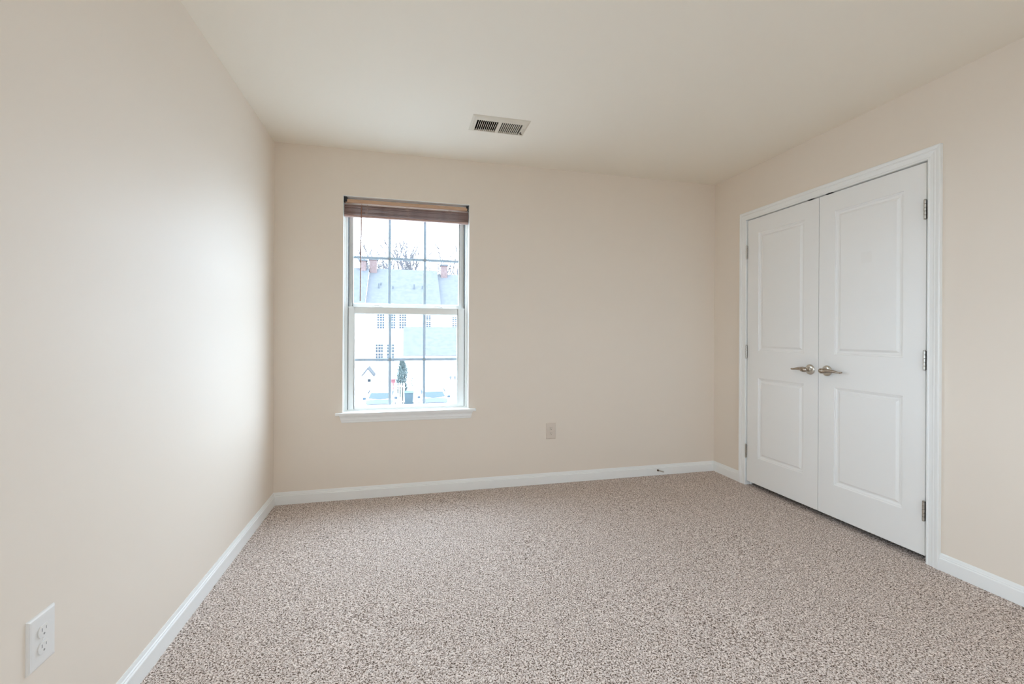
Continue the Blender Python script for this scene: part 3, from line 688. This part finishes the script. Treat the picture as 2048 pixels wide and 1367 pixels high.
# garage wing
GY = 33.5
gx0 = onY(807, 700, GY).x; gx1 = gx0+9.5
gz_e = onY(860, 714, GY-.3).z; gz_r = onY(860, 656, GY+4.6).z
gar = empty('garage', ((gx0+gx1)/2, GY+4, GZ)); props(gar, 'low white garage with a grey shingle roof in front of the houses', 'garage')
bm = bmesh.new(); prism(bm, [(GY, GZ), (GY+8, GZ), (GY+8, gz_r-.1), (GY+4.6, gz_r-.2), (GY, gz_e+.1)], 'x', gx0+.15, gx1); part(gar, 'wall', bm, M_siding)
bm = bmesh.new(); prism(bm, [(GY-.3, gz_e-.02), (GY+4.6, gz_r-.02), (GY+8.2, gz_r-.4), (GY+8.2, gz_r-.25), (GY+4.6, gz_r+.12), (GY-.3, gz_e+.14)], 'x', gx0-.02, gx1+.2); part(gar, 'roof', bm, M_shingle2)
bm = bmesh.new(); box(bm, gx0-.05, gx1+.2, GY-.42, GY-.3, gz_e-.03, gz_e+.09); part(gar, 'gutter', bm, M_owhite)
p = onY(831, 748, GY); q = onY(893.5, 748, GY)
bm = bmesh.new()
for (a, b, c, d) in ((p.x-.12, p.x, GZ, p.z+.12), (q.x, q.x+.12, GZ, p.z+.12), (p.x, q.x, p.z, p.z+.12)): box(bm, a, b, GY-.05, GY, c, d)
part(gar, 'door_trim', bm, M_owhite)
bm = bmesh.new(); n = 4; hh = (p.z-GZ)/n
for i in range(n):
    box(bm, p.x, q.x, GY-.02, GY+.03, GZ+i*hh+.015, GZ+(i+1)*hh-.015)
    for k in range(4):
        a = p.x+(q.x-p.x)*k/4+.08; b = p.x+(q.x-p.x)*(k+1)/4-.08; box(bm, a, b, GY-.04, GY-.02, GZ+i*hh+.1, GZ+(i+1)*hh-.1)
part(gar, 'garage_door', bm, M_owhite)
def lantern(px, py, h, parent):
    c = onY(px, py, GY-.12); bm = bmesh.new()
    lathe(bm, [(.02, -.5*h), (.07, -.42*h), (.09, .2*h), (.12, .28*h), (.03, .5*h)], c, (0, 0, 1), 8); box(bm, c.x-.02, c.x+.02, c.y, GY+.01, c.z-.03, c.z+.03)
    part(parent, 'wall_lantern', bm, M_lamp)
lantern(901, 755, .32, gar); lantern(910, 755, .32, gar)
c = onY(825.3, 763, GY-.03); bm = bmesh.new()
pts = [(c.x+.10*math.cos(t), c.z+.33*math.sin(t)) for t in [i*math.pi/12 for i in range(24)]]
prism(bm, pts, 'y', GY-.05, GY-.01); pl = part(gar, 'oval_plaque', bm, M_lamp)
bm = bmesh.new(); pts = [(c.x+.055*math.cos(t), c.z+.25*math.sin(t)) for t in [i*math.pi/12 for i in range(24)]]
prism(bm, pts, 'y', GY-.07, GY-.04); bmesh.ops.translate(bm, verts=bm.verts, vec=-gar.location); link('plaque_face', bm, M_owhite, pl)

# gabled porch
PY = 38.6
a = onY(722.5, 754, PY); b = onY(748, 754, PY); t_ = onY(735, 737.5, PY)
po = empty('porch', ((a.x+b.x)/2, PY+1.2, GZ)); props(po, 'small gabled entry porch with white posts in front of the left house', 'porch')
bm = bmesh.new(); h = .14
prism(bm, [(a.x, a.z), ((a.x+b.x)/2, t_.z-.02), (b.x, a.z), (b.x, a.z+h), ((a.x+b.x)/2, t_.z+h), (a.x, a.z+h)], 'y', PY, PY+2.3); part(po, 'roof', bm, M_shingle)
bm = bmesh.new(); prism(bm, [(a.x+.15, a.z), (b.x-.15, a.z), ((a.x+b.x)/2, t_.z-.12)], 'y', PY+.1, PY+.2); part(po, 'gable', bm, M_owhite)
for x in (a.x+.15, b.x-.15):
    bm = bmesh.new(); box(bm, x-.07, x+.07, PY+.1, PY+.24, GZ, a.z); part(po, 'post', bm, M_owhite)
bm = bmesh.new(); c0 = onY(735.5, 758, PY+2.2); c1 = onY(741.5, 763, PY+2.2); box(bm, c0.x, c1.x, PY+2.2, PY+2.3, c1.z, c0.z); part(po, 'door_window', bm, M_pane)

# picket fence runs
def fence(label, pa, pb, Y, top):
    x0 = onY(pa, top, Y).x; x1 = onY(pb, top, Y).x; zt_ = onY(pa, top, Y).z
    e = empty('picket_fence', ((x0+x1)/2, Y, GZ)); props(e, label, 'fence', 'picket fences by the driveway')
    n = max(2, int((x1-x0)/.17)); 
    for i in range(n+1):
        x = x0+(x1-x0)*i/n; bm = bmesh.new(); prism(bm, [(x-.045, GZ), (x+.045, GZ), (x+.045, zt_-.08), (x, zt_), (x-.045, zt_-.08)], 'y', Y-.012, Y+.012); part(e, 'picket', bm, M_owhite)
    for z_ in (GZ+.25, zt_-.3): 
        bm = bmesh.new(); box(bm, x0, x1, Y+.012, Y+.05, z_-.04, z_+.04); part(e, 'rail', bm, M_owhite)
fence('white picket fence left of the parked car, below the porch', 712, 744, 36.2, 765)
fence('white picket fence between the parked car and the trash bin, below the evergreen', 779, 808, 32.05, 765)

# evergreen
c = onY(804, 766, 32.75); e = empty('evergreen_tree', (c.x, 32.75, GZ)); props(e, 'narrow dark evergreen tree behind the picket fence beside the garage', 'tree')
zt_ = onY(806, 722, 32.75).z; zb = GZ+.5; bm = bmesh.new()
for i in range(2600):
    t = random.random()**.9; zz = zb+(zt_-zb)*t; R_ = .42*(1-max(0, t-.78)/.22*.7)*(1 if t > .05 else .7); an = random.uniform(0, 6.283); rr = R_*random.random()**.35
    p = Vector((c.x+.05*math.sin(zz*3)+rr*math.cos(an), 32.75+rr*math.sin(an), zz)); q = Vector((math.cos(an)*.08+random.uniform(-.05, .05), math.sin(an)*.08+random.uniform(-.05, .05), random.uniform(.06, .17)))
    s_ = Vector((-math.sin(an), math.cos(an), random.uniform(-.3, .3)))*random.uniform(.025, .05)
    bm.faces.new([bm.verts.new(v) for v in (p-s_, p+s_, p+q)])
part(e, 'foliage', bm, M_leaf)
bm = bmesh.new(); tube(bm, [(c.x, 32.75, GZ), (c.x, 32.75, zt_-.5)], [.12, .02], 8); part(e, 'trunk', bm, M_bark)

# trash bin
BYY = 31.6; a = onY(809, 779, BYY); b = onY(826.5, 779, BYY)
e = empty('trash_bin', ((a.x+b.x)/2, BYY, GZ)); props(e, 'dark wheeled trash bin standing between the parked cars', 'trash bin')
w2 = (b.x-a.x)/2; cx = (a.x+b.x)/2; bm = bmesh.new()
rings = []
for z_, s_ in ((0.05, .86), (.55, .95), (.98, 1.0)): rings.append([bm.verts.new((cx+u*w2*s_, BYY+v*.34*s_, GZ+z_)) for u, v in ((-1, -1), (1, -1), (1, 1), (-1, 1))])
for i in range(2):
    for k in range(4): bm.faces.new((rings[i][k], rings[i][(k+1) % 4], rings[i+1][(k+1) % 4], rings[i+1][k]))
bm.faces.new(rings[0][::-1]); bm.faces.new(rings[-1]); part(e, 'body', bm, M_bin, bevel=.02)
bm = bmesh.new(); prism(bm, [(BYY-.38, GZ+.98), (BYY+.38, GZ+.98), (BYY+.38, GZ+1.10), (BYY+.1, GZ+1.12), (BYY-.38, GZ+1.03)], 'x', cx-w2-.03, cx+w2+.03); part(e, 'lid', bm, M_bin, bevel=.01)
for s_ in (-1, 1):
    bm = bmesh.new(); lathe(bm, [(.11, 0), (.11, .06)], (cx+s_*(w2-.03), BYY+.33, GZ+.11), (s_, 0, 0), 14); part(e, 'wheel', bm, M_tyre)

# red box by the fence
a = onY(782, 758, 37.2); b = onY(790.5, 766.5, 37.2)
e = empty('storage_box', ((a.x+b.x)/2, 37.2, GZ)); props(e, 'small red storage box behind the picket fence left of the evergreen', 'box')
bm = bmesh.new(); box(bm, a.x, b.x, 36.9, 37.5, GZ, a.z-.05); part(e, 'body', bm, M_redbox)
bm = bmesh.new(); box(bm, a.x-.03, b.x+.03, 36.85, 37.55, a.z-.05, a.z+.02); part(e, 'lid', bm, M_redbox)

# two parked SUVs, nose toward us
def suv(label, cx, yf):
    e = empty('car', (cx, yf+2.3, GZ)); props(e, label, 'car', 'cars parked nose-out on the driveway')
    # cross-sections along length: (y, half width, z low, z high) lofted body
    def loft(name, secs, m, smooth=True):
        bm = bmesh.new(); rings = []
        for y, hw, z0, z1, r in secs:
            ring = []
            for k in range(16):
                t = 2*math.pi*(k+.5)/16; cx_, cz_ = math.cos(t), math.sin(t)
                ex = .45
                ring.append(bm.verts.new((cx+math.copysign(abs(cx_)**ex, cx_)*hw, yf+y, GZ+(z0+z1)/2+math.copysign(abs(cz_)**ex, cz_)*(z1-z0)/2)))
            rings.append(ring)
        for i in range(len(rings)-1):
            for k in range(16): bm.faces.new((rings[i][k], rings[i][(k+1) % 16], rings[i+1][(k+1) % 16], rings[i+1][k]))
        bm.faces.new(rings[0][::-1]); bm.faces.new(rings[-1])
        return part(e, name, bm, m, smooth='auto')
    loft('body', [(0, .72, .38, .80, 0), (.06, .84, .30, .92, 0), (.35, .92, .26, 1.0, 0), (1.3, .94, .24, 1.08, 0), (2.2, .95, .24, 1.10, 0), (4.3, .94, .26, 1.10, 0), (4.65, .85, .32, .95, 0)], M_car)
    bm = bmesh.new()                                    # hood skin
    rows = [(.16, .72, 1.03), (.45, .80, 1.09), (.9, .84, 1.125), (1.28, .85, 1.15)]
    V = [[bm.verts.new((cx+hw*u, yf+y, GZ+z_-.05*abs(u)**3)) for u in (-1, -.66, -.33, 0, .33, .66, 1)] for y, hw, z_ in rows]
    V2 = [[bm.verts.new((v.co.x, v.co.y, v.co.z-.03)) for v in r] for r in V]
    for A, s_ in ((V, 1), (V2, -1)):
        for i in range(3):
            for k in range(6): bm.faces.new((A[i][k], A[i][k+1], A[i+1][k+1], A[i+1][k]))
    for k in range(6): bm.faces.new((V[0][k], V2[0][k], V2[0][k+1], V[0][k+1])); bm.faces.new((V[3][k], V[3][k+1], V2[3][k+1], V2[3][k]))
    for i in range(3): bm.faces.new((V[i][0], V[i+1][0], V2[i+1][0], V2[i][0])); bm.faces.new((V[i][6], V2[i][6], V2[i+1][6], V[i+1][6]))
    part(e, 'hood', bm, M_hood)
    bm = bmesh.new(); rings = []                        # cabin
    for z_, hw, y0, y1 in ((1.06, .86, 1.35, 4.5), (1.20, .83, 1.52, 4.46), (1.55, .70, 2.05, 4.25), (1.66, .62, 2.35, 4.1), (1.69, .55, 2.5, 4.0)):
        rings.append([bm.verts.new((cx+u*hw, yf+(y0 if v < 0 else y1), GZ+z_)) for u, v in ((-1, -1), (1, -1), (1, 1), (-1, 1))])
    for i in range(4):
        for k in range(4): bm.faces.new((rings[i][k], rings[i][(k+1) % 4], rings[i+1][(k+1) % 4], rings[i+1][k]))
    bm.faces.new(rings[-1]); bm.faces.new(rings[0][::-1]); part(e, 'cabin', bm, M_car)
    bm = bmesh.new()                                    # windshield, curved lower edge
    n = 8; top = []; bot = []
    for i in range(n+1):
        u = -1+2*i/n; hb = .74; ht = .62
        def P(z_, hw): 
            yy = 1.52+(z_-1.20)/.35*.53
            return (cx+u*hw, yf+yy-.02-.05*(1-u*u), GZ+z_)
        bot.append(bm.verts.new(P(1.16+.06*u*u, hb))); top.append(bm.verts.new(P(1.50, ht)))
    for i in range(n): bm.faces.new((bot[i], bot[i+1], top[i+1], top[i]))
    r = bmesh.ops.extrude_face_region(bm, geom=list(bm.faces)); bmesh.ops.translate(bm, verts=[v for v in r['geom'] if isinstance(v, bmesh.types.BMVert)], vec=(0, .04, -.02))
    part(e, 'windshield', bm, M_carglass)
    for s_ in (-1, 1):
        bm = bmesh.new(); box(bm, cx+s_*.93-.01, cx+s_*.93+.19*s_, yf+1.75, yf+1.87, GZ+1.08, GZ+1.23) if s_ > 0 else box(bm, cx-1.12, cx-.92, yf+1.75, yf+1.87, GZ+1.08, GZ+1.23)
        part(e, 'mirror', bm, M_carglass, bevel=.03)
        bm = bmesh.new(); prism(bm, [(yf+2.0, GZ+1.18), (yf+4.2, GZ+1.18), (yf+4.0, GZ+1.52), (yf+2.4, GZ+1.52)], 'x', cx+s_*.80, cx+s_*.82); part(e, 'side_window', bm, M_carglass)
        for y in (.95, 3.75):
            bm = bmesh.new(); lathe(bm, [(.20, 0), (.34, .01), (.35, .04), (.35, .2), (.34, .22)], (cx+s_*.97, yf+y, GZ+.35), (-s_, 0, 0), 20); part(e, 'wheel', bm, M_tyre)
        bm = bmesh.new(); box(bm, cx+s_*.66-.15, cx+s_*.66+.15, yf-.01, yf+.2, GZ+.70, GZ+.86); part(e, 'headlight', bm, M_carglass, bevel=.03)
    bm = bmesh.new(); box(bm, cx-.42, cx+.42, yf-.03, yf+.1, GZ+.52, GZ+.78); part(e, 'grille', bm, M_tyre, bevel=.03)
suv('white SUV parked nose-out in front of the left picket fence', onY(760.5, 790, 27.8).x, 26.0)
suv('white SUV parked nose-out in front of the garage door', onY(868, 790, 27.8).x, 26.0)

# bare trees behind the roofs
def bare_tree(bm, base, h, rng):
    def br(p, d, l, r, lev):
        pts = [p]; dd = d.copy(); n = 4
        for i in range(n):
            dd = (dd + Vector((rng.uniform(-.16, .16), rng.uniform(-.16, .16), rng.uniform(.0, .12)))).normalized(); pts.append(pts[-1]+dd*l/n)
        tube(bm, pts, [r*(1-.45*i/n) for i in range(n+1)], 5)
        if lev < 3:
            for k in range(4 if lev else 8):
                i = rng.randint(1, n) if lev else rng.randint(2, n); an = rng.uniform(0, 6.283)
                nd = (dd*.9+Vector((math.cos(an)*.62, math.sin(an)*.4, .25))).normalized(); br(pts[i], nd, l*rng.uniform(.45, .62), r*.62, lev+1)
    br(base, Vector((0, 0, 1)), h*.55, h*.012, 0)
rng = random.Random(3)
for i, (px, py, Y) in enumerate([(712, 488, 58), (733, 496, 82), (766, 484, 106), (781, 494, 70), (792, 490, 94), (811, 488, 118), (824, 496, 58), (841, 498, 82), (866, 490, 106), (884, 498, 70), (915, 500, 118)]):
    t_ = onY(px, py, Y); e = empty('bare_tree', (t_.x, Y, GZ))
    props(e, ('leafless grey tree leftmost behind the roofs, beside the blind wand' if px < 720 else 'leafless grey tree behind the left pair of brick chimneys' if px < 750 else
             'leafless grey tree behind the long middle roof, between the chimneys' if px < 850 else 'leafless grey tree beside the single brick chimney on the right' if px < 890 else 'rightmost leafless grey tree, above the lower roof ridge'), 'tree', 'bare trees behind the roofs')
    bm = bmesh.new(); bare_tree(bm, Vector((t_.x, Y, GZ)), (t_.z-GZ)*1.02, rng); part(e, 'branches', bm, M_bark)
